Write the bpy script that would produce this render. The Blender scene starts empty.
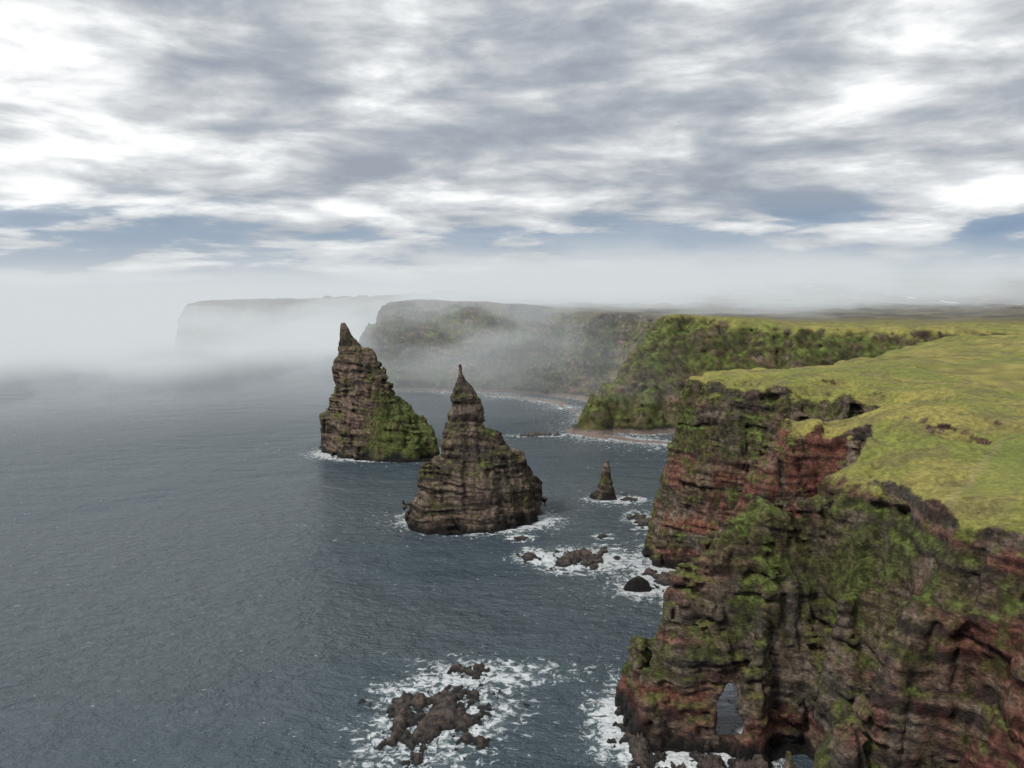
import bpy, math, numpy as np, time
T0=time.time()
scene=bpy.context.scene
# ---------------- noise ----------------
rng=np.random.RandomState(11)
_p=rng.permutation(256).astype(np.int32); PERM=np.concatenate([_p,_p])
G=rng.normal(size=(256,3)).astype(np.float32); G/=np.linalg.norm(G,axis=1)[:,None]
def pn(x,y,z):
    x=np.asarray(x,np.float32);y=np.asarray(y,np.float32);z=np.asarray(z,np.float32)
    x,y,z=np.broadcast_arrays(x,y,z)
    xi=np.floor(x);yi=np.floor(y);zi=np.floor(z)
    xf=x-xi;yf=y-yi;zf=z-zi
    xi=xi.astype(np.int32)&255;yi=yi.astype(np.int32)&255;zi=zi.astype(np.int32)&255
    f=lambda t:t*t*t*(t*(t*6-15)+10)
    u=f(xf);v=f(yf);w=f(zf)
    out=np.zeros(x.shape,np.float32)
    for i in (0,1):
        a=PERM[(xi+i)&255]
        for j in (0,1):
            b=PERM[a+((yi+j)&255)]
            for k in (0,1):
                h=PERM[b+((zi+k)&255)]; g=G[h]
                d=g[...,0]*(xf-i)+g[...,1]*(yf-j)+g[...,2]*(zf-k)
                out+=d*(u if i else 1-u)*(v if j else 1-v)*(w if k else 1-w)
    return out*1.6
def fbm(x,y,z,o=4,r=.5):
    s=0;a=1;f=1
    for i in range(o):
        s=s+a*pn(x*f+i*17.3,y*f+i*9.1,z*f+i*5.7); a*=r; f*=2.03
    return s
def ss(a,b,x):
    t=np.clip((x-a)/(b-a),0,1); return t*t*(3-2*t)
def smax(a,b,k):
    h=np.clip(.5+.5*(a-b)/k,0,1); return b+(a-b)*h+k*h*(1-h)
def smin(a,b,k): return -smax(-a,-b,k)
# ---------------- surface nets ----------------
def snets(F,org,h):
    S=F<0
    c=np.zeros(tuple(n-1 for n in F.shape),np.int8)
    for a in (0,1):
        for b in (0,1):
            for d in (0,1):
                c+=S[a:F.shape[0]-1+a,b:F.shape[1]-1+b,d:F.shape[2]-1+d]
    act=(c>0)&(c<8)
    idx=np.argwhere(act); ids=np.full(act.shape,-1,np.int32); ids[act]=np.arange(len(idx))
    I,J,K=idx.T
    acc=np.zeros((len(idx),3),np.float32);n=np.zeros(len(idx),np.float32)
    cor=[(a,b,d) for a in (0,1) for b in (0,1) for d in (0,1)]
    for A in cor:
        for ax in range(3):
            if A[ax]: continue
            B=list(A);B[ax]=1
            va=F[I+A[0],J+A[1],K+A[2]];vb=F[I+B[0],J+B[1],K+B[2]]
            cr=(va<0)!=(vb<0)
            t=np.where(cr,va/np.where(cr,va-vb,1),0)
            p=np.tile(np.array(A,np.float32),(len(idx),1)); p[:,ax]+=t
            acc+=p*cr[:,None]; n+=cr
    V=np.array(org,np.float32)+np.array(h,np.float32)*(idx+acc/n[:,None])
    quads=[]
    for ax in range(3):
        b=(ax+1)%3;d=(ax+2)%3
        sl0=[slice(1,-1)]*3;sl1=[slice(1,-1)]*3
        sl0[ax]=slice(0,-1);sl1[ax]=slice(1,None)
        s0=S[tuple(sl0)];s1=S[tuple(sl1)]
        e=np.argwhere(s0!=s1)
        if len(e)==0: continue
        inl=s0[tuple(e.T)]
        e=e.copy(); e[:,b]+=1; e[:,d]+=1
        def cell(ob,od):
            q=e.copy(); q[:,b]+=ob; q[:,d]+=od
            return ids[q[:,0],q[:,1],q[:,2]]
        q=np.stack([cell(-1,-1),cell(0,-1),cell(0,0),cell(-1,0)],1)
        q[~inl]=q[~inl][:,::-1]
        quads.append(q)
    Q=np.concatenate(quads); Q=Q[(Q>=0).all(1)]
    return V,Q
def mesh_obj(name,V,Q,mat,attrs=None,smooth=True,cols=None):
    me=bpy.data.meshes.new(name)
    me.vertices.add(len(V)); me.vertices.foreach_set('co',np.ascontiguousarray(V,np.float32).ravel())
    me.loops.add(Q.size); me.loops.foreach_set('vertex_index',np.ascontiguousarray(Q,np.int32).ravel())
    me.polygons.add(len(Q)); me.polygons.foreach_set('loop_start',np.arange(0,Q.size,4,dtype=np.int32))
    me.update(calc_edges=True)
    me.polygons.foreach_set('use_smooth',np.full(len(Q),smooth))
    for k,a in (attrs or {}).items():
        at=me.attributes.new(k,'FLOAT','POINT'); at.data.foreach_set('value',np.ascontiguousarray(a,np.float32))
    for k,a in (cols or {}).items():
        at=me.attributes.new(k,'FLOAT_COLOR','POINT'); q=np.ones((len(V),4),np.float32); q[:,:3]=a; at.data.foreach_set('color',q.ravel())
    me.materials.append(mat)
    ob=bpy.data.objects.new(name,me); scene.collection.objects.link(ob); return ob
def vnormals(V,Q):
    fn=np.cross(V[Q[:,2]]-V[Q[:,0]],V[Q[:,3]]-V[Q[:,1]])
    N=np.zeros_like(V)
    for i in range(4):
        for c in range(3): N[:,c]+=np.bincount(Q[:,i],fn[:,c],len(V))
    return N/np.maximum(np.linalg.norm(N,axis=1),1e-9)[:,None]
# ---------------- 2D fields ----------------
LAND=[(70,-300),(70,60),(69,101),(67,107),(66,114),(66,128),(58.5,133),(68,148),(78,161),(85,155.5),(91,151),(97,155),(93,165),
(86,173),(77,182),(70,194),(84,189),(98,188),(99,194),(90,201),(77,209),(62,217),(54,227),(58,237),(65,242),(97,259),(140,300),(175,344),
(215,385),(285,418),(218,432),(140,457),(95,464),(98,500),(110,560),(93,585),(60,618),(23,638),(-40,650),(-105,668),(-95,740),
(-20,860),(-60,1000),(-200,1120),(-357,1100),(-463,1095),(-440,1160),(-200,1300),(0,1600),(100,2500),(300,4000),(300,9500),(9500,9500),(9500,-300)]
def poly_sd(P,x,y):
    P=np.array(P,np.float32); n=len(P)
    d2=np.full(x.shape,1e12,np.float32); ins=np.zeros(x.shape,bool)
    for i in range(n):
        ax,ay=P[i];bx,by=P[(i+1)%n]
        ex,ey=bx-ax,by-ay; wx=x-ax;wy=y-ay
        t=np.clip((wx*ex+wy*ey)/(ex*ex+ey*ey),0,1)
        d2=np.minimum(d2,(wx-t*ex)**2+(wy-t*ey)**2)
        c=((ay>y)!=(by>y))
        if ey!=0: ins^=c&(x<(ex*(y-ay)/ey+ax))
    d=np.sqrt(d2); return np.where(ins,-d,d)
def ztop(x,y):
    z=np.interp(y,[60,110,135,160,200,400,650,1100,1500,2500,4000,9000],[49,50,50,52,55,58,63,60,86,132,170,190]).astype(np.float32)
    z=z+9*np.exp(-((x+60)**2/90**2+(y-670)**2/60**2))
    z=z+6*np.exp(-((x-105)**2/50**2+(y-475)**2/30**2))
    z=z+1.5*fbm(x/35,y/35,0*x,3)+np.clip((y-500)/1500,0,1)*8*pn(x/400,y/400,0*x+3)
    z=z+2.6*np.exp(-((x-80)**2+(y-153)**2)/60)
    z=z-5.5*np.exp(-(((x-76)/13)**2+((y-184)/9)**2))
    z=z+4*np.exp(-(((x+400)/90)**2+((y-1110)/60)**2))
    return z
RIDGES=[ # pts(x,y,z), width, slope
 ([(64,139,48.5),(50,139,41),(38,138,35.5),(33,137.5,30.5),(29,135,22),(25,131,6)],2.0,.33),
 ([(74,189,48),(62,187,37),(51,185,21),(45,183,4)],3,.3),
 ([(69,110,47.5),(65,108,41),(54.6,106.5,26.5),(47,105.5,17),(43,105,9),(40,104.5,2)],1.5,.25),
 ([(62,129,46),(55,124,27),(52,119,8)],1.0,.25),
 ([(46,136,38),(43,127,20),(42,121,4)],.6,.18),
 ([(68,93,45),(60,90,30),(52,88,8)],1.2,.3),
 ([(57,224,50),(47,221,18),(43,219,2)],2,.25),
 ([(95,465,60),(75,455,48),(50,440,20),(38,432,3)],4,.55),
 ([(88,396,.8),(48,418,.8),(36,434,.8),(47,500,.8),(35,546,.8),(0,582,.8),(-40,600,.5)],1,3.0),
]
CARVES=[(49.5,122,2.2,15),(58,114.5,3.8,44),(61,99,4,42),(56,133,1.5,12),(52,205,3,42),(60,200,3,48)]
def base_land(X,Y,zs):
    """X,Y 2-D grids, zs 1-D -> 3-D field"""
    wx=2.4*fbm(X/16,Y/16,0*X+1.5,3); wy=2.4*fbm(X/16,Y/16,0*X+8.5,3)
    far=np.clip((Y-300)/200,0,1); wx=wx*(1+2*far);wy=wy*(1+2*far)
    wx+=far*9*pn(X/70,Y/70,0*X); wy+=far*9*pn(X/70,Y/70,0*X+5)
    xw=X+wx;yw=Y+wy
    sd=poly_sd(LAND,xw,yw); zt=ztop(X,Y)
    # turf rolls over towards the edge, in steps
    drop=(1.3*ss(-12,-9,sd+1.5*pn(X/6,Y/6,0*X))+1.5*ss(-5.5,-2.5,sd+1.5*pn(X/5,Y/5,0*X+3)))*(1-far)*(.3+.9*ss(-.3,.3,pn(X/13,Y/13,0*X+6)))
    zt=zt-drop
    sl=np.interp(Y,[250,420,550,700,1000],[.27,.62,.75,.55,.3]).astype(np.float32)
    F=np.empty(X.shape+(len(zs),),np.float32)
    rd=[]
    for pts,w,s in RIDGES:
        P=pts
        x2=X+wx*.6;y2=Y+wy*.6
        segs=[]
        for a,b in zip(P[:-1],P[1:]):
            ex,ey=b[0]-a[0],b[1]-a[1]
            t=np.clip(((x2-a[0])*ex+(y2-a[1])*ey)/(ex*ex+ey*ey),0,1)
            d=np.hypot(x2-a[0]-t*ex,y2-a[1]-t*ey); zc=a[2]+t*(b[2]-a[2])
            if d.min()<90: segs.append((d,zc))
        if segs: rd.append((segs,w,s))
    cv=[(np.hypot(X-a+wx*.3,Y-b+wy*.3),r,h) for a,b,r,h in CARVES]
    for k,z in enumerate(zs):
        side=(sd-sl*(zt-z))/np.sqrt(1+sl*sl)
        f=smax(side,z-zt,1.0)
        for segs,w,s in rd:
            for d,zc in segs:
                g=np.maximum((d-w-s*(zc-z))/math.sqrt(1+s*s),(z-zc)*.8)
                f=smin(f,g,1.5)
        for d,r,h in cv:
            f=smax(f,-(d-r*min(1,max(0,(h-z)/8))-.0),1.2) if z<h else f
        F[...,k]=f
    return F,zt
def rock_noise(x,y,z,w,bedk=1.0):
    # vertical joints and gullies, broken blocks, thin beds
    wx=x+1.5*pn(x/9,y/9,z/9);wy=y+1.5*pn(x/9+4,y/9,z/9)
    fl=np.abs(pn(wx/9,wy/9,z/60)); n=1.0-fl*3.2
    fl2=np.abs(pn(wx/3.4+9,wy/3.4,z/22)); n=n+.75*(1-fl2*3.5)
    n=n*.95
    n+=1.5*fbm(x/8,y/8,z/12,4,.5)
    bz=z+2.2*pn(x/14,y/14,z/14)+.04*x+.03*y
    mod=ss(-.45,.35,pn(x/7+7,y/7,z/6))*bedk
    n+=.62*mod*np.tanh(pn(x/40,y/40,bz/1.9)*8)
    n+=.36*mod*np.tanh(6*pn(x/25,y/25+7.7,bz/.9))
    n+=.55*(np.abs(pn(x/1.8,y/1.8,z/3.6))*2-.45)
    n+=.3*pn(x/.95,y/.95,z/.95)
    return n*w
def build_land(name,x0,x1,y0,y1,z0,z1,h,mat,amp=1.0):
    xs=np.arange(x0,x1+h,h,dtype=np.float32);ys=np.arange(y0,y1+h,h,dtype=np.float32);zs=np.arange(z0,z1+h,h,dtype=np.float32)
    X,Y=np.meshgrid(xs,ys,indexing='ij')
    F,zt=base_land(X,Y,zs)
    m=np.argwhere(np.abs(F)<5.0)
    x=xs[m[:,0]];y=ys[m[:,1]];z=zs[m[:,2]]; t=zt[m[:,0],m[:,1]]
    w=ss(.5,5,t-z)*ss(-.5,2,z+1)*.9+.05
    w=w*np.where((y>380)&(z<3),.2,1)
    far=np.clip((y-400)/300,0,1)
    nn=rock_noise(x,y,z,w)
    nn+=w*(1-far)*1.6*(1-3.2*np.abs(pn(x/19+2,y/19,z/140)))
    if y1>300: nn+=w*far*5*(1-3*np.abs(pn(x/38,y/38,z/200)))
    F[m[:,0],m[:,1],m[:,2]]+=amp*nn
    if y0<100:
        # sea arch through the foot of the headland
        b=np.where((Y>108)&(Y<175)&(X>20)&(X<64))
        i0,i1,j0,j1=b[0].min(),b[0].max(),b[1].min(),b[1].max()
        xx,yy,z3=np.meshgrid(xs[i0:i1],ys[j0:j1],zs,indexing='ij')
        q=np.clip(yy-129,0,40); cx=38.0+.27*(yy-127)+.6*pn(xx/3,yy/3,z3/3)
        hw=2.5+.55*q; lo=4.5-.6*(yy-124); hi=9.4+.5*q+.6*pn(xx/2.5+5,yy/3,z3/3)+.5*(cx-xx); lo=np.minimum(lo,5)
        tun=np.maximum(np.sqrt(np.clip(np.abs(xx-cx)/hw,0,9)**2+(np.clip(z3-(lo+2),0,99)/np.maximum(hi-lo-2,1))**2)-1,-1)*2.3
        tun=np.maximum(tun,lo-z3); tun=np.where(yy<110,9,tun)
        F[i0:i1,j0:j1]=np.maximum(F[i0:i1,j0:j1],-tun)
    V,Q=snets(F,(x0,y0,z0),h)
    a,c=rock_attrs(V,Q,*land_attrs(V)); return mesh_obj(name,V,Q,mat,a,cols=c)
def land_attrs(V):
    x,y,z=V.T
    bz=z+2.2*pn(x/14,y/14,z/14)+.04*x+.03*y
    red=np.exp(-(((x-68)/19)**2+((y-183)/13)**2+((z-26)/19)**2))*1.9
    red+=np.exp(-(((x-62)/14)**2+((y-88)/14)**2+((z-22)/20)**2))*1.4
    red+=.5*ss(.15,.5,pn(x/20,y/20,z/9))+.75*ss(.08,.3,pn(x/70+3,y/70,bz/6.5))*(y<300)
    moss=.78+.8*pn(x/15,y/15,z/22)-.65*np.clip(red,0,1)
    moss+=1.1*np.exp(-(((x-60)/6)**2+((y-131)/7)**2+((z-33)/13)**2))
    moss+=.3*((y>205)&(y<300))+.45*(y>380)*(1-ss(510,580,y)*.8)+.2*ss(20,45,z)
    dl=((x-74.8)*(147.9-123.6)-(y-123.6)*(94.7-74.8))/31.4
    fld=ss(0,1,dl)*ss(26,22,dl)*ss(112,116,y)*ss(150,147,y)*ss(47,48,z)*.4
    trk=np.exp(-(dl/.45)**2)*ss(110,114,y)*ss(156,150,y)*.4
    zt=ztop(x,y); turf=ss(6.5,3.2,zt-z)
    return red,moss,fld,trk,turf
def lerp(f,a,b):
    f=np.clip(f,0,1)[:,None]; return np.asarray(a,np.float32)*(1-f)+np.asarray(b,np.float32)*f
def rock_attrs(V,Q,red,moss,fld,trk,turf,pink=True,lo=.5,bright=1.2):
    x,y,z=V.T; nz=vnormals(V,Q)[:,2]
    bz=z+2.2*pn(x/14,y/14,z/14)+.04*x+.03*y
    strata=.5+.6*fbm(x*.03,y*.03,bz*.5,4,.75)
    blot=.5+.5*fbm(x*.12,y*.12,z*.07,4,.55)
    mn=.5+.5*fbm(x*.26,y*.26,z*.14,5,.65)
    f2=.5+.6*fbm(x*.9,y*.9,z*.7+7,3,.7)
    c=lerp(ss(.3,.7,strata),(.05,.04,.034),(.245,.19,.142))
    c=lerp(.4*ss(.42,.68,blot),c,(.15,.13,.108))
    redc=lerp(ss(.3,.7,strata),(.08,.03,.026),(.27,.115,.085))
    c=lerp(red*ss(.2,.6,blot)*1.1,c,redc)
    c=c*(.6+.65*ss(.15,.85,f2))[:,None]*bright
    c=c*(.4+.6*ss(-.65,.15,nz))[:,None]  # downward faces darkened: overhang shade put into the base colour
    mo=moss+1.3*nz-.4+1.9*(mn-.5)
    mf=ss(.25,1.4,mo)*.88
    mc=lerp(ss(.3,.7,blot),(.12,.10,.040),(.10,.11,.032)); mc=lerp(ss(1.1,2.1,mo),mc,(.11,.14,.034)); mc=mc*(.5+.85*ss(.2,.8,f2))[:,None]
    c=lerp(mf,c,mc)
    g1=.5+.5*fbm(x*.03,y*.045,0*z,5,.6)
    gc=lerp(ss(.3,.7,g1),(.285,.25,.072),(.20,.215,.052))
    gc=lerp(.8*ss(.0,.5,fbm(x*.09,y*.14,0*z+3,4,.65)),gc,(.175,.155,.06))
    gc=gc*(.8+.42*ss(.2,.8,f2))[:,None]
    gc=lerp(fld,gc,(.19,.25,.055)); gc=lerp(trk,gc,(.34,.3,.17))
    moor=lerp(ss(.35,.65,g1),(.08,.068,.048),(.14,.12,.07)); gc=lerp(ss(430,560,y),gc,moor)
    ledge=ss(lo,lo+.4,nz+.9*(mn-.5))*(1-turf)
    c=lerp(ledge*.7*ss(3,9,z),c,mc*1.35)
    tf=turf*ss(.38,.65,nz+.7*(mn-.5))
    c=lerp(tf,c,gc)
    wet=ss(4.5,1.2,z-6*(blot-.5)); c=lerp(wet,c,(.02,.018,.017))
    if pink: c=lerp(ss(3,1.5,z)*ss(370,390,y),c,(.26,.2,.17))
    return dict(wet=wet,turf=np.maximum(tf,ledge*.5)),dict(basecol=c)
# ---------------- node helper ----------------
class NT:
    def __init__(s,tree): s.t=tree; s.n=tree.nodes; s.l=tree.links
    def new(s,t,**k):
        n=s.n.new(t)
        for a,b in k.items(): setattr(n,a,b)
        return n
    def put(s,sock,v):
        if isinstance(v,bpy.types.NodeSocket): s.l.new(v,sock)
        else:
            if sock.type=='RGBA' and len(v)==3: v=(*v,1)
            sock.default_value=v
    def math(s,op,a,b=0.0,c=None,clamp=False):
        n=s.new('ShaderNodeMath',operation=op,use_clamp=clamp); s.put(n.inputs[0],a); s.put(n.inputs[1],b)
        if c is not None: s.put(n.inputs[2],c)
        return n.outputs[0]
    def mr(s,v,a,b,c=0.0,d=1.0,smooth=True):
        n=s.new('ShaderNodeMapRange'); n.interpolation_type='SMOOTHSTEP' if smooth else 'LINEAR'
        for i,q in enumerate((v,a,b,c,d)): s.put(n.inputs[i],q)
        return n.outputs[0]
    def mix(s,f,a,b,bt='MIX'):
        n=s.new('ShaderNodeMix',data_type='RGBA',blend_type=bt); s.put(n.inputs[0],f); s.put(n.inputs[6],a); s.put(n.inputs[7],b); return n.outputs[2]
    def noise(s,vec,scale,detail=4,rough=.5,dist=0,col=False):
        n=s.new('ShaderNodeTexNoise'); s.put(n.inputs['Vector'],vec); n.inputs['Scale'].default_value=scale
        n.inputs['Detail'].default_value=detail; n.inputs['Roughness'].default_value=rough; n.inputs['Distortion'].default_value=dist
        return n.outputs[1 if col else 0]
    def vmul(s,v,k):
        n=s.new('ShaderNodeVectorMath',operation='MULTIPLY'); s.put(n.inputs[0],v); n.inputs[1].default_value=k; return n.outputs[0]
    def attr(s,name,o='Fac'):
        n=s.new('ShaderNodeAttribute'); n.attribute_name=name; return n.outputs[o]
    def bump(s,h,strength,dist,nrm=None):
        n=s.new('ShaderNodeBump'); s.put(n.inputs['Height'],h); n.inputs['Strength'].default_value=strength; n.inputs['Distance'].default_value=dist
        if nrm is not None: s.put(n.inputs['Normal'],nrm)
        return n.outputs[0]
def newmat(name):
    m=bpy.data.materials.new(name); m.use_nodes=True; t=NT(m.node_tree); t.n.clear(); return m,t
def rock_material(name):
    m,t=newmat(name)
    co=t.new('ShaderNodeTexCoord').outputs['Object']
    fine=t.noise(t.vmul(co,(1.5,1.5,2.8)),1,5,.78)
    c=t.attr('basecol','Color'); gf=t.attr('turf')
    k=t.mr(fine,.28,.72,.35,1.6); k=t.math('MULTIPLY_ADD',t.math('SUBTRACT',k,1.0),t.mr(gf,0,1,1,.45),1.0)
    cc=t.new('ShaderNodeVectorMath',operation='SCALE'); t.l.new(c,cc.inputs[0]); t.l.new(k,cc.inputs['Scale'])
    h=t.math('MULTIPLY',fine,t.mr(gf,0,1,1,.3))
    p=t.new('ShaderNodeBsdfPrincipled'); t.put(p.inputs['Base Color'],cc.outputs[0]); t.put(p.inputs['Roughness'],t.mr(t.attr('wet'),0,1,.92,.45)); t.put(p.inputs['Normal'],t.bump(h,1.0,1.2))
    p.inputs['Specular IOR Level'].default_value=.25
    o=t.new('ShaderNodeOutputMaterial'); t.l.new(p.outputs[0],o.inputs[0])
    return m
M_land=rock_material('sandstone_and_turf')
M_stack=rock_material('stack_sandstone')
# ---------------- land ----------------
build_land('cliff_headland',18,130,62,272,-2,60,.5,M_land)
print('near',time.time()-T0)
build_land('bay_cliffs',-135,430,270,722,-4,80,2.0,M_land,1.2)
build_land('distant_cliffs',-540,640,718,1500,-6,110,6.0,M_land,1.5)
print('land',time.time()-T0)
def axis(fine0,fine1,step,lo,hi,g=1.18):
    a=list(np.arange(fine0,fine1,step)); s=step;v=a[-1]
    while v<hi: s*=g; v+=s; a.append(v)
    s=step; v=a[0]; b=[]
    while v>lo: s*=g; v-=s; b.append(v)
    return np.array(b[::-1]+a,np.float32)
def gridq(X):
    nx,ny=X.shape; idm=np.arange(nx*ny).reshape(nx,ny)
    return np.stack([idm[:-1,:-1],idm[1:,:-1],idm[1:,1:],idm[:-1,1:]],-1).reshape(-1,4)
xs=axis(128,640,4,100,9000); ys=axis(20,1500,5,-280,9000)
X,Y=np.meshgrid(xs,ys,indexing='ij'); sd=poly_sd(LAND,X,Y); Z=ztop(X,Y)-np.clip(sd+10,0,400)*.5-.03
Q=gridq(X)
cx=((X[:-1,:-1]+X[1:,1:])/2).ravel(); cy=((Y[:-1,:-1]+Y[1:,1:])/2).ravel()
inv=((cx<130)&(cy<272))|((cx<428)&(cy>272)&(cy<720))|((cx<636)&(cy>=720)&(cy<1497))|(sd[:-1,:-1].ravel()>0)
V=np.stack([X.ravel(),Y.ravel(),Z.ravel()],1)
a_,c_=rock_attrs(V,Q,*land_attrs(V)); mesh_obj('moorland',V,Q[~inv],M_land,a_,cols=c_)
# ---------------- stacks ----------------
def build_stack(name,cx0,cy0,L,R,D,h,cyoff=None,amp=1.0,red=.15,mossf=None,pw=2.4,seed=0,rot=0):
    zt=max(p[1] for p in L)
    lx=min(p[0] for p in L);rx=max(p[0] for p in R);dy=max(p[0] for p in D)
    xs=np.arange(lx-6,rx+6,h,dtype=np.float32);ys=np.arange(-dy-8,dy+8,h,dtype=np.float32);zs=np.arange(-2,zt+3,h,dtype=np.float32)
    X,Y=np.meshgrid(xs,ys,indexing='ij')
    def tab(T,z):
        T=sorted(T,key=lambda q:q[1]); return float(np.interp(z,[q[1] for q in T],[q[0] for q in T]))
    F=np.empty(X.shape+(len(zs),),np.float32)
    wx=1.5*fbm(X/9+seed,Y/9,0*X,3);wy=1.5*fbm(X/9+seed,Y/9,0*X+4,3)
    for k,z in enumerate(zs):
        l=tab(L,z);r=tab(R,z);d=tab(D,z);c=(l+r)/2;hx=max((r-l)/2,.3);d=max(d,.3)
        co=tab(cyoff,z) if cyoff else 0
        kk=min(1,hx/6)
        x=X+wx*kk;y=Y+wy*kk-co
        y=y+(x-c)*rot
        f=((np.abs((x-c)/hx)**pw+np.abs(y/d)**pw)**(1/pw)-1)*min(hx,d)
        F[...,k]=np.maximum(f,z-zt)
    m=np.argwhere(np.abs(F)<4.5)
    x=xs[m[:,0]];y=ys[m[:,1]];z=zs[m[:,2]]
    w=.85*ss(zt+6,zt-20,z)+.12
    F[m[:,0],m[:,1],m[:,2]]+=amp*rock_noise(x+seed*31,y+seed*7,z,w,.7)
    V,Q=snets(F,(cx0+xs[0],cy0+ys[0],zs[0]),h)
    x,y,z=V.T
    moss=.40+.8*pn(x/9,y/9,z/9)
    if mossf: moss=moss+mossf(x-cx0,y-cy0,z)
    rd=red+.5*ss(0,.7,pn(x/12,y/12,z/5))*red*2
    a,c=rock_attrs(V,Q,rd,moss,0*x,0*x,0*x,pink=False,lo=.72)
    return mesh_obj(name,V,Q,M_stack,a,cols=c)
build_stack('sea_stack',-82,376,
 L=[(-1.0,64),(-1.8,59),(-3.3,53.5),(-4.8,46),(-5.2,30),(-5.7,20.5),(-12,18.5),(-13,9),(-14.5,0),(-14.5,-2)],
 R=[(.9,64),(5,57),(13.3,50.5),(20.6,41),(23,32),(32.8,23),(43,12),(46,5),(47,0),(47,-2)],
 D=[(1.2,64),(3.5,56),(6,46),(9,30),(12,18),(16,8),(19,0)],h=.55,seed=1,rot=.3,amp=.85,
 mossf=lambda x,y,z: 1.8*ss(8,24,x+4*pn(x/6,y/6,z/6))*ss(42,28,z+.3*x-4)+.7*ss(45,55,z)*ss(2,10,x))
build_stack('sea_stack',-17.7,263,
 L=[(-.6,55),(-1.4,50),(-2.7,44),(-5.0,35.5),(-6.4,24),(-11.4,21.5),(-13.7,12),(-17,10),(-17.6,4),(-17.8,0)],
 R=[(.5,55),(1.8,50),(3.8,46),(7.8,40),(8.8,32.5),(14,30.5),(19.2,24),(24,16.5),(27,11),(28,4),(28.5,0)],
 D=[(.7,54.5),(2,48),(4,38),(6,30),(9,21),(12,10),(15,0)],h=.42,seed=2,rot=-.25,red=.1,amp=.7)
build_stack('sea_stack',36.3,292,
 L=[(-.5,15),(-1.4,12),(-2.4,7),(-3.6,2.5),(-6,1.6),(-6.5,0)],
 R=[(.8,15),(1.9,12),(3.2,7),(4.4,3),(5,1.6),(5.5,0)],
 D=[(.6,15),(1.3,12),(2.4,7),(3.4,2.5),(4.5,0)],h=.3,seed=3,amp=.4,red=.05)
build_stack('sea_rock',34.2,200,
 L=[(-1.0,3.6),(-2.1,2.4),(-2.8,1),(-3.4,0)],R=[(.4,3.6),(2.2,2.2),(2.6,1),(3,0)],D=[(.8,3.6),(1.8,2),(2.4,0)],h=.22,seed=4,amp=.6,red=.05)
# ---------------- reefs ----------------
REEFS=[('tidal_reef',-14,138,12,17,-.25,2.4,5),('tidal_reef',21,224,12,9,.3,2.4,6),('tidal_reef',6,226,5,6,0,1.4,7),('tidal_reef',14,422,20,4,.1,2.2,8),
('shore_rocks',25,131,8,12,.1,3.4,9),('tidal_reef',47,262,6,10,.2,1.8,10),('shore_rocks',42,206,5,9,.2,2.4,12),('tidal_reef',3,243,4,3,0,1.2,13),
('shore_rocks',38,118,11,6,.1,3.2,14),('tidal_reef',46,290,5,4,0,1.5,15),('tidal_reef',30,245,3,2.5,0,1.4,16)]
def build_reef(name,cx,cy,rx,ry,rot,hm,seed):
    h=.3 if rx<16 else .7
    xs=np.arange(-rx*1.5,rx*1.5,h,dtype=np.float32);ys=np.arange(-ry*1.5,ry*1.5,h,dtype=np.float32)
    X,Y=np.meshgrid(xs,ys,indexing='ij')
    c,s=math.cos(rot),math.sin(rot); u=(X*c+Y*s)/rx; v=(-X*s+Y*c)/ry
    e=1-np.sqrt(u*u+v*v)
    n=fbm(X/5+seed*5,Y/7,0*X+seed,5,.62)
    H=hm*(e*1.1-.3+.85*n)
    st=.5; H2=np.floor(H/st)*st+st*ss(.55,1,(H/st)%1)
    H=H2*.8+H*.2+.25*fbm(X/1.1,Y/1.1,0*X+seed,3)-.5*ss(.08,0,np.abs(pn(X/3.5+9,Y/2.2,0*X+seed)))
    H=np.clip(H,-1.5,hm)
    V=np.stack([(X+cx).ravel(),(Y+cy).ravel(),H.ravel()],1)
    mesh_obj(name,V,gridq(X),M_reefd)
def reefmat():
    m,t=newmat('wet_reef_rock')
    co=t.new('ShaderNodeTexCoord').outputs['Object']
    n=t.noise(t.vmul(co,(.5,.5,1.5)),1,3,.65); f=t.noise(co,2,4,.78)
    c=t.mix(t.mr(n,.35,.65),(.035,.029,.025),(.19,.14,.11)); c=t.mix(t.mr(f,.4,.65,0,.7),c,(.035,.03,.028))
    sx=t.new('ShaderNodeSeparateXYZ'); t.l.new(co,sx.inputs[0]); c=t.mix(t.mr(sx.outputs[2],.9,.2),c,(.018,.017,.016))
    p=t.new('ShaderNodeBsdfPrincipled'); t.put(p.inputs['Base Color'],c); p.inputs['Roughness'].default_value=.5
    t.put(p.inputs['Normal'],t.bump(f,1.0,.8))
    o=t.new('ShaderNodeOutputMaterial'); t.l.new(p.outputs[0],o.inputs[0]); return m
M_reefd=reefmat()
for r in REEFS: build_reef(*r)
print('rocks',time.time()-T0)
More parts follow.
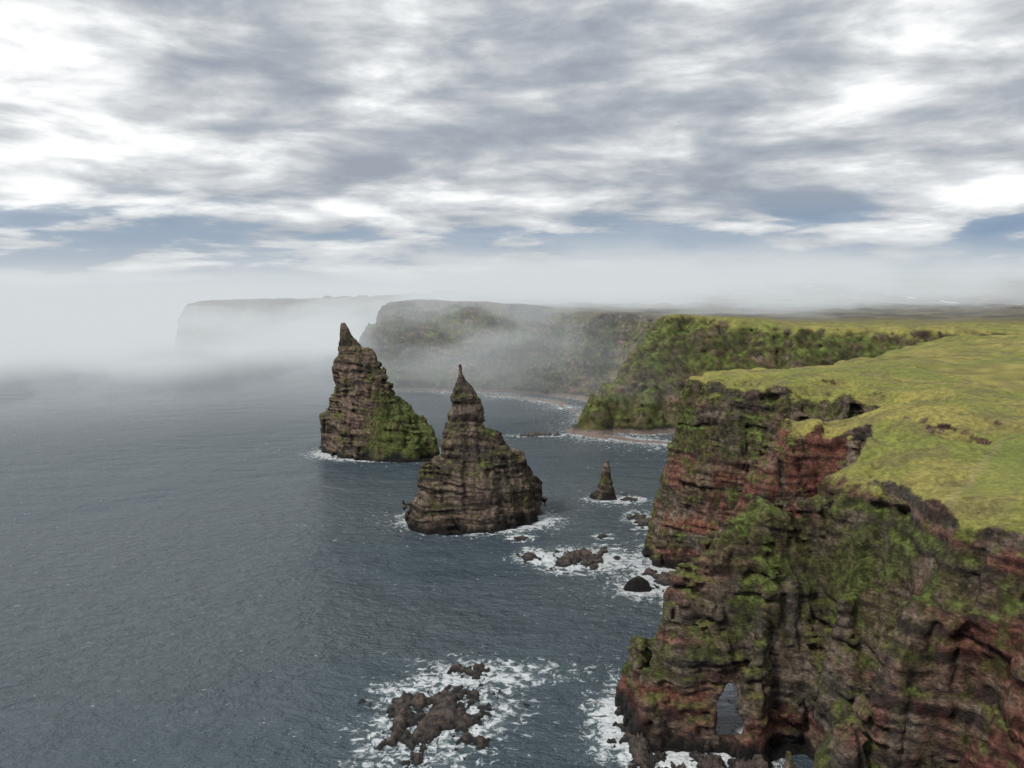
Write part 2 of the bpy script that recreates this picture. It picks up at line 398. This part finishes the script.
# ---------------- sea ----------------
xs=axis(-130,130,1.4,-14000,14000,1.07); ys=axis(85,480,1.4,-600,16000,1.07)
X,Y=np.meshgrid(xs,ys,indexing='ij')
F0,_=base_land(X,Y,np.array([0.3],np.float32)); d=F0[...,0]
def ell(cx,cy,a,b): return (np.sqrt(((X-cx)/a)**2+((Y-cy)/b)**2)-1)*min(a,b)
dst=np.minimum(ell(-65.5,376,31,19),ell(-12,263,24.5,15)); dst=np.minimum(dst,ell(36,292,6,5)); dst=np.minimum(dst,ell(34,200,3,3))
var=ss(-.5,.5,pn(X/28,Y/28,0*X))
foam=(.55+.5*var)*np.exp(-np.clip(d,0,99)/5)+(.75+.5*var)*np.exp(-np.clip(dst,0,99)/3.8)
for (_,cx,cy,rx,ry,rot,hm,sd_) in REEFS:
    c,s=math.cos(rot),math.sin(rot); u=((X-cx)*c+(Y-cy)*s)/rx; v=(-(X-cx)*s+(Y-cy)*c)/ry
    r=np.sqrt(u*u+v*v); k=.8 if rx<16 else .5
    foam+=k*ss(1.9,.7,r+.35*pn(X/9,Y/9,0*X+2))
foam+=.65*np.exp(-(((X-3)/17)**2+((Y-155)/6)**2))+.35*np.exp(-(((X-30)/22)**2+((Y-216)/20)**2))+.9*np.exp(-(((X-40)/5)**2+((Y-141)/13)**2))
foam+=.4*np.exp(-(((X-42)/14)**2+((Y-285)/8)**2))
foam*=1-np.exp(-(((X-49)/5)**2+((Y-123)/6)**2))
sw=ss(-.4,.4,fbm(X*.006,Y*.012,0*X,4,.6))
V=np.stack([X.ravel(),Y.ravel(),0*X.ravel()],1)
m,t=newmat('sea_water')
co=t.new('ShaderNodeTexCoord').outputs['Object']
w2=t.noise(t.vmul(co,(.22,.38,0)),1,5,.68,.2)
w1=t.noise(t.vmul(co,(.05,.09,0)),1,1,.5)
h=t.math('ADD',t.math('MULTIPLY',w1,2.2),t.math('MULTIPLY',w2,t.mr(t.attr('swell'),0,1,1.3,2.4)))
b=t.bump(h,1.0,1.7)
wc=t.mix(t.attr('swell'),(.062,.088,.106),(.098,.126,.144))
fm=t.attr('foam')
fn=t.noise(co,.5,5,.72,.7)
fs=t.math('ADD',fm,t.math('MULTIPLY_ADD',fn,4.2,-2.3))
fa=t.mr(fs,.3,1.0)
tq=t.mr(fm,.1,.9,0,.35); wc=t.mix(tq,wc,(.12,.17,.175))
wp=t.new('ShaderNodeBsdfPrincipled'); t.put(wp.inputs['Base Color'],t.mix(fa,wc,(.70,.73,.74))); t.put(wp.inputs['Roughness'],t.mr(fa,0,1,.2,.8)); wp.inputs['IOR'].default_value=1.33; t.put(wp.inputs['Normal'],b)
o=t.new('ShaderNodeOutputMaterial'); t.l.new(wp.outputs[0],o.inputs[0])
mesh_obj('sea',V,gridq(X),m,dict(foam=foam.ravel(),swell=sw.ravel()))
print('sea',time.time()-T0)
# ---------------- fog: nested homogeneous banks ----------------
def volmat(name,dens,col):
    m,t=newmat(name)
    ab=t.new('ShaderNodeVolumeAbsorption'); ab.inputs['Color'].default_value=(0,0,0,1); ab.inputs['Density'].default_value=dens
    em=t.new('ShaderNodeEmission'); em.inputs['Color'].default_value=(*col,1); em.inputs['Strength'].default_value=dens  # fog glows by itself, standing in for scattered skylight
    ad=t.new('ShaderNodeAddShader'); t.l.new(ab.outputs[0],ad.inputs[0]); t.l.new(em.outputs[0],ad.inputs[1])
    o=t.new('ShaderNodeOutputMaterial'); t.l.new(ad.outputs[0],o.inputs['Volume']); return m
hx,hy,hz_=16.,16.,6.
xs=np.arange(-2400,2000,hx,dtype=np.float32);ys=np.arange(330,2600,hy,dtype=np.float32);zs=np.arange(-7,180,hz_,dtype=np.float32)
X,Y,Z=np.meshgrid(xs,ys,zs,indexing='ij')
n=.5+.5*fbm(X/170,Y/200,Z/60,4,.55)
n2=.5+.5*fbm(X/75,Y/75,Z/32+9,4,.6)
a=Y-.6*np.minimum(X,0)-.5*np.maximum(X,0)
bank=ss(380,1250,a)
cov=np.clip((n-(.64-.48*bank))/.45,0,1)
top=np.interp(X.ravel(),[-1200,-650,-500,-200,0,300,700,1400],[80,76,64,72,118,126,110,80]).reshape(X.shape)
hz=ss(top+16,top-38,Z+60*(n-.5))
inl=1-.76*ss(150,700,X)
den=.0100*cov*hz*inl*(.14+.86*bank)
def blob(cx,cy,cz,rx,ry,rz,k):
    return k*np.exp(-(((X-cx)/rx)**2+((Y-cy)/ry)**2+((Z-cz)/rz)**2))*np.clip((n2-.38)/.25,0,1.6)
den+=blob(75,575,66,95,34,28,.014)+blob(-40,590,46,130,32,30,.0075)+blob(-150,640,50,90,60,36,.009)
den+=blob(60,660,98,190,50,24,.013)+blob(200,760,94,170,80,26,.014)+blob(430,900,96,220,100,26,.011)+blob(210,560,72,110,50,16,.010)
den+=.0005*ss(340,620,a)*ss(150,110,Z)
for ax in range(3):
    sl=[slice(None)]*3; sl[ax]=slice(0,1); den[tuple(sl)]=0; sl[ax]=slice(-1,None); den[tuple(sl)]=0
fog=bpy.data.objects.new('sea_fog',None); scene.collection.objects.link(fog)
LV=[.0003,.0013,.0034,.0066]
def q_(i):
    lo=0 if i==0 else (LV[i]+LV[i-1])/2
    hi=(LV[i]+LV[i+1])/2 if i+1<len(LV) else LV[i]*1.15
    return hi-lo
for i,l in enumerate(LV):
    V,Q=snets(l-den,(xs[0],ys[0],zs[0]),(hx,hy,hz_))
    ob=mesh_obj('fog_layer_%d'%(i+1),V,Q,volmat('sea_fog_%d'%(i+1),q_(i),(.66,.70,.72)))
    ob.parent=fog
    print('fog',l,len(V))
# ---------------- world ----------------
w=bpy.data.worlds.new('World'); scene.world=w; w.use_nodes=True; t=NT(w.node_tree); t.n.clear()
try: w.cycles.sampling_method='NONE'
except Exception as e: print(e)
SEL,SAZ=math.radians(48),math.radians(-125)
sky=t.new('ShaderNodeTexSky',sky_type='NISHITA'); sky.sun_disc=False; sky.sun_elevation=SEL; sky.sun_rotation=SAZ
g=t.new('ShaderNodeTexCoord').outputs['Generated']
sx=t.new('ShaderNodeSeparateXYZ'); t.l.new(g,sx.inputs[0]); dx,dy,dz=sx.outputs
zp=t.math('MAXIMUM',dz,0.0)
zz=t.math('ADD',zp,.11)
cv=t.new('ShaderNodeCombineXYZ'); t.l.new(t.math('DIVIDE',dx,zz),cv.inputs[0]); t.l.new(t.math('DIVIDE',dy,zz),cv.inputs[1]); P=cv.outputs[0]
n1=t.noise(t.vmul(P,(.55,.85,1)),1,5,.5,.1)
cv2=t.new('ShaderNodeCombineXYZ'); t.l.new(dx,cv2.inputs[0]); t.l.new(t.math('MULTIPLY',t.math('POWER',zp,.7),6.0),cv2.inputs[1]); t.l.new(dy,cv2.inputs[2])
n2=t.noise(t.vmul(cv2.outputs[0],(5.5,2.8,5.5)),1.0,8,.55,.2)
br=t.math('ADD',t.math('MULTIPLY',n1,.8),t.math('MULTIPLY_ADD',n2,1.25,-.545))
def lobe(px,py,k,wd):
    u=(px-512)/773;v=(384-py)/773; c,s=.9927,.1207
    d=np.array([u,c+v*s,-s+v*c]); d/=np.linalg.norm(d)
    dn=t.new('ShaderNodeVectorMath',operation='DISTANCE'); t.l.new(g,dn.inputs[0]); dn.inputs[1].default_value=tuple(d)
    return t.mr(dn.outputs['Value'],0,wd,k,0)
br=t.math('ADD',br,lobe(890,30,.15,.22)); br=t.math('ADD',br,lobe(90,140,.09,.28))
cr=t.new('ShaderNodeValToRGB'); e=cr.color_ramp; t.l.new(br,cr.inputs[0])
e.elements[0].position=.32;e.elements[0].color=(.34,.38,.44,1)
e.elements[1].position=.74;e.elements[1].color=(1.12,1.12,1.12,1)
for p_,c_ in ((.42,(.42,.46,.51,1)),(.50,(.54,.57,.605,1)),(.58,(.69,.72,.745,1)),(.65,(.88,.90,.91,1))):
    q=e.elements.new(p_); q.color=c_
low=t.mr(dz,.06,.13,1,0)
gap=t.math('MULTIPLY',t.mr(n2,.53,.45),low)
skc=t.mix(1,sky.outputs[0],(.055,.055,.055),'MULTIPLY')
blue=t.mix(.7,skc,(.19,.32,.53))
col=t.mix(t.math('MULTIPLY',gap,.8),cr.outputs[0],blue)
hor=t.mr(dz,.0,.03,1,0)
col=t.mix(t.math('MULTIPLY',hor,.8),col,(.70,.77,.82))
col=t.mix(t.mr(dz,-.01,-.05),col,(.3,.34,.36))
bg=t.new('ShaderNodeBackground'); t.l.new(col,bg.inputs[0]); bg.inputs[1].default_value=1.0
o=t.new('ShaderNodeOutputWorld'); t.l.new(bg.outputs[0],o.inputs[0])
# ---------------- sun ----------------
L=bpy.data.lights.new('sun','SUN'); L.energy=2.6; L.angle=math.radians(10); L.color=(1,.96,.9)
so=bpy.data.objects.new('sun',L); scene.collection.objects.link(so)
from mathutils import Vector
sd_=Vector((math.sin(SAZ)*math.cos(SEL),math.cos(SAZ)*math.cos(SEL),math.sin(SEL)))
so.rotation_euler=sd_.to_track_quat('Z','Y').to_euler(); so.location=(-200,-200,300)
# ---------------- camera ----------------
cd=bpy.data.cameras.new('camera'); cam=bpy.data.objects.new('camera',cd); scene.collection.objects.link(cam)
cam.location=(0,0,80); cam.rotation_euler=(math.radians(90-6.93),0,0)
cd.sensor_width=36; cd.lens=773/1024*36; cd.clip_start=.5; cd.clip_end=30000
scene.camera=cam
scene.view_settings.view_transform='Standard'; scene.view_settings.look='None'; scene.view_settings.exposure=0
print('done',time.time()-T0)
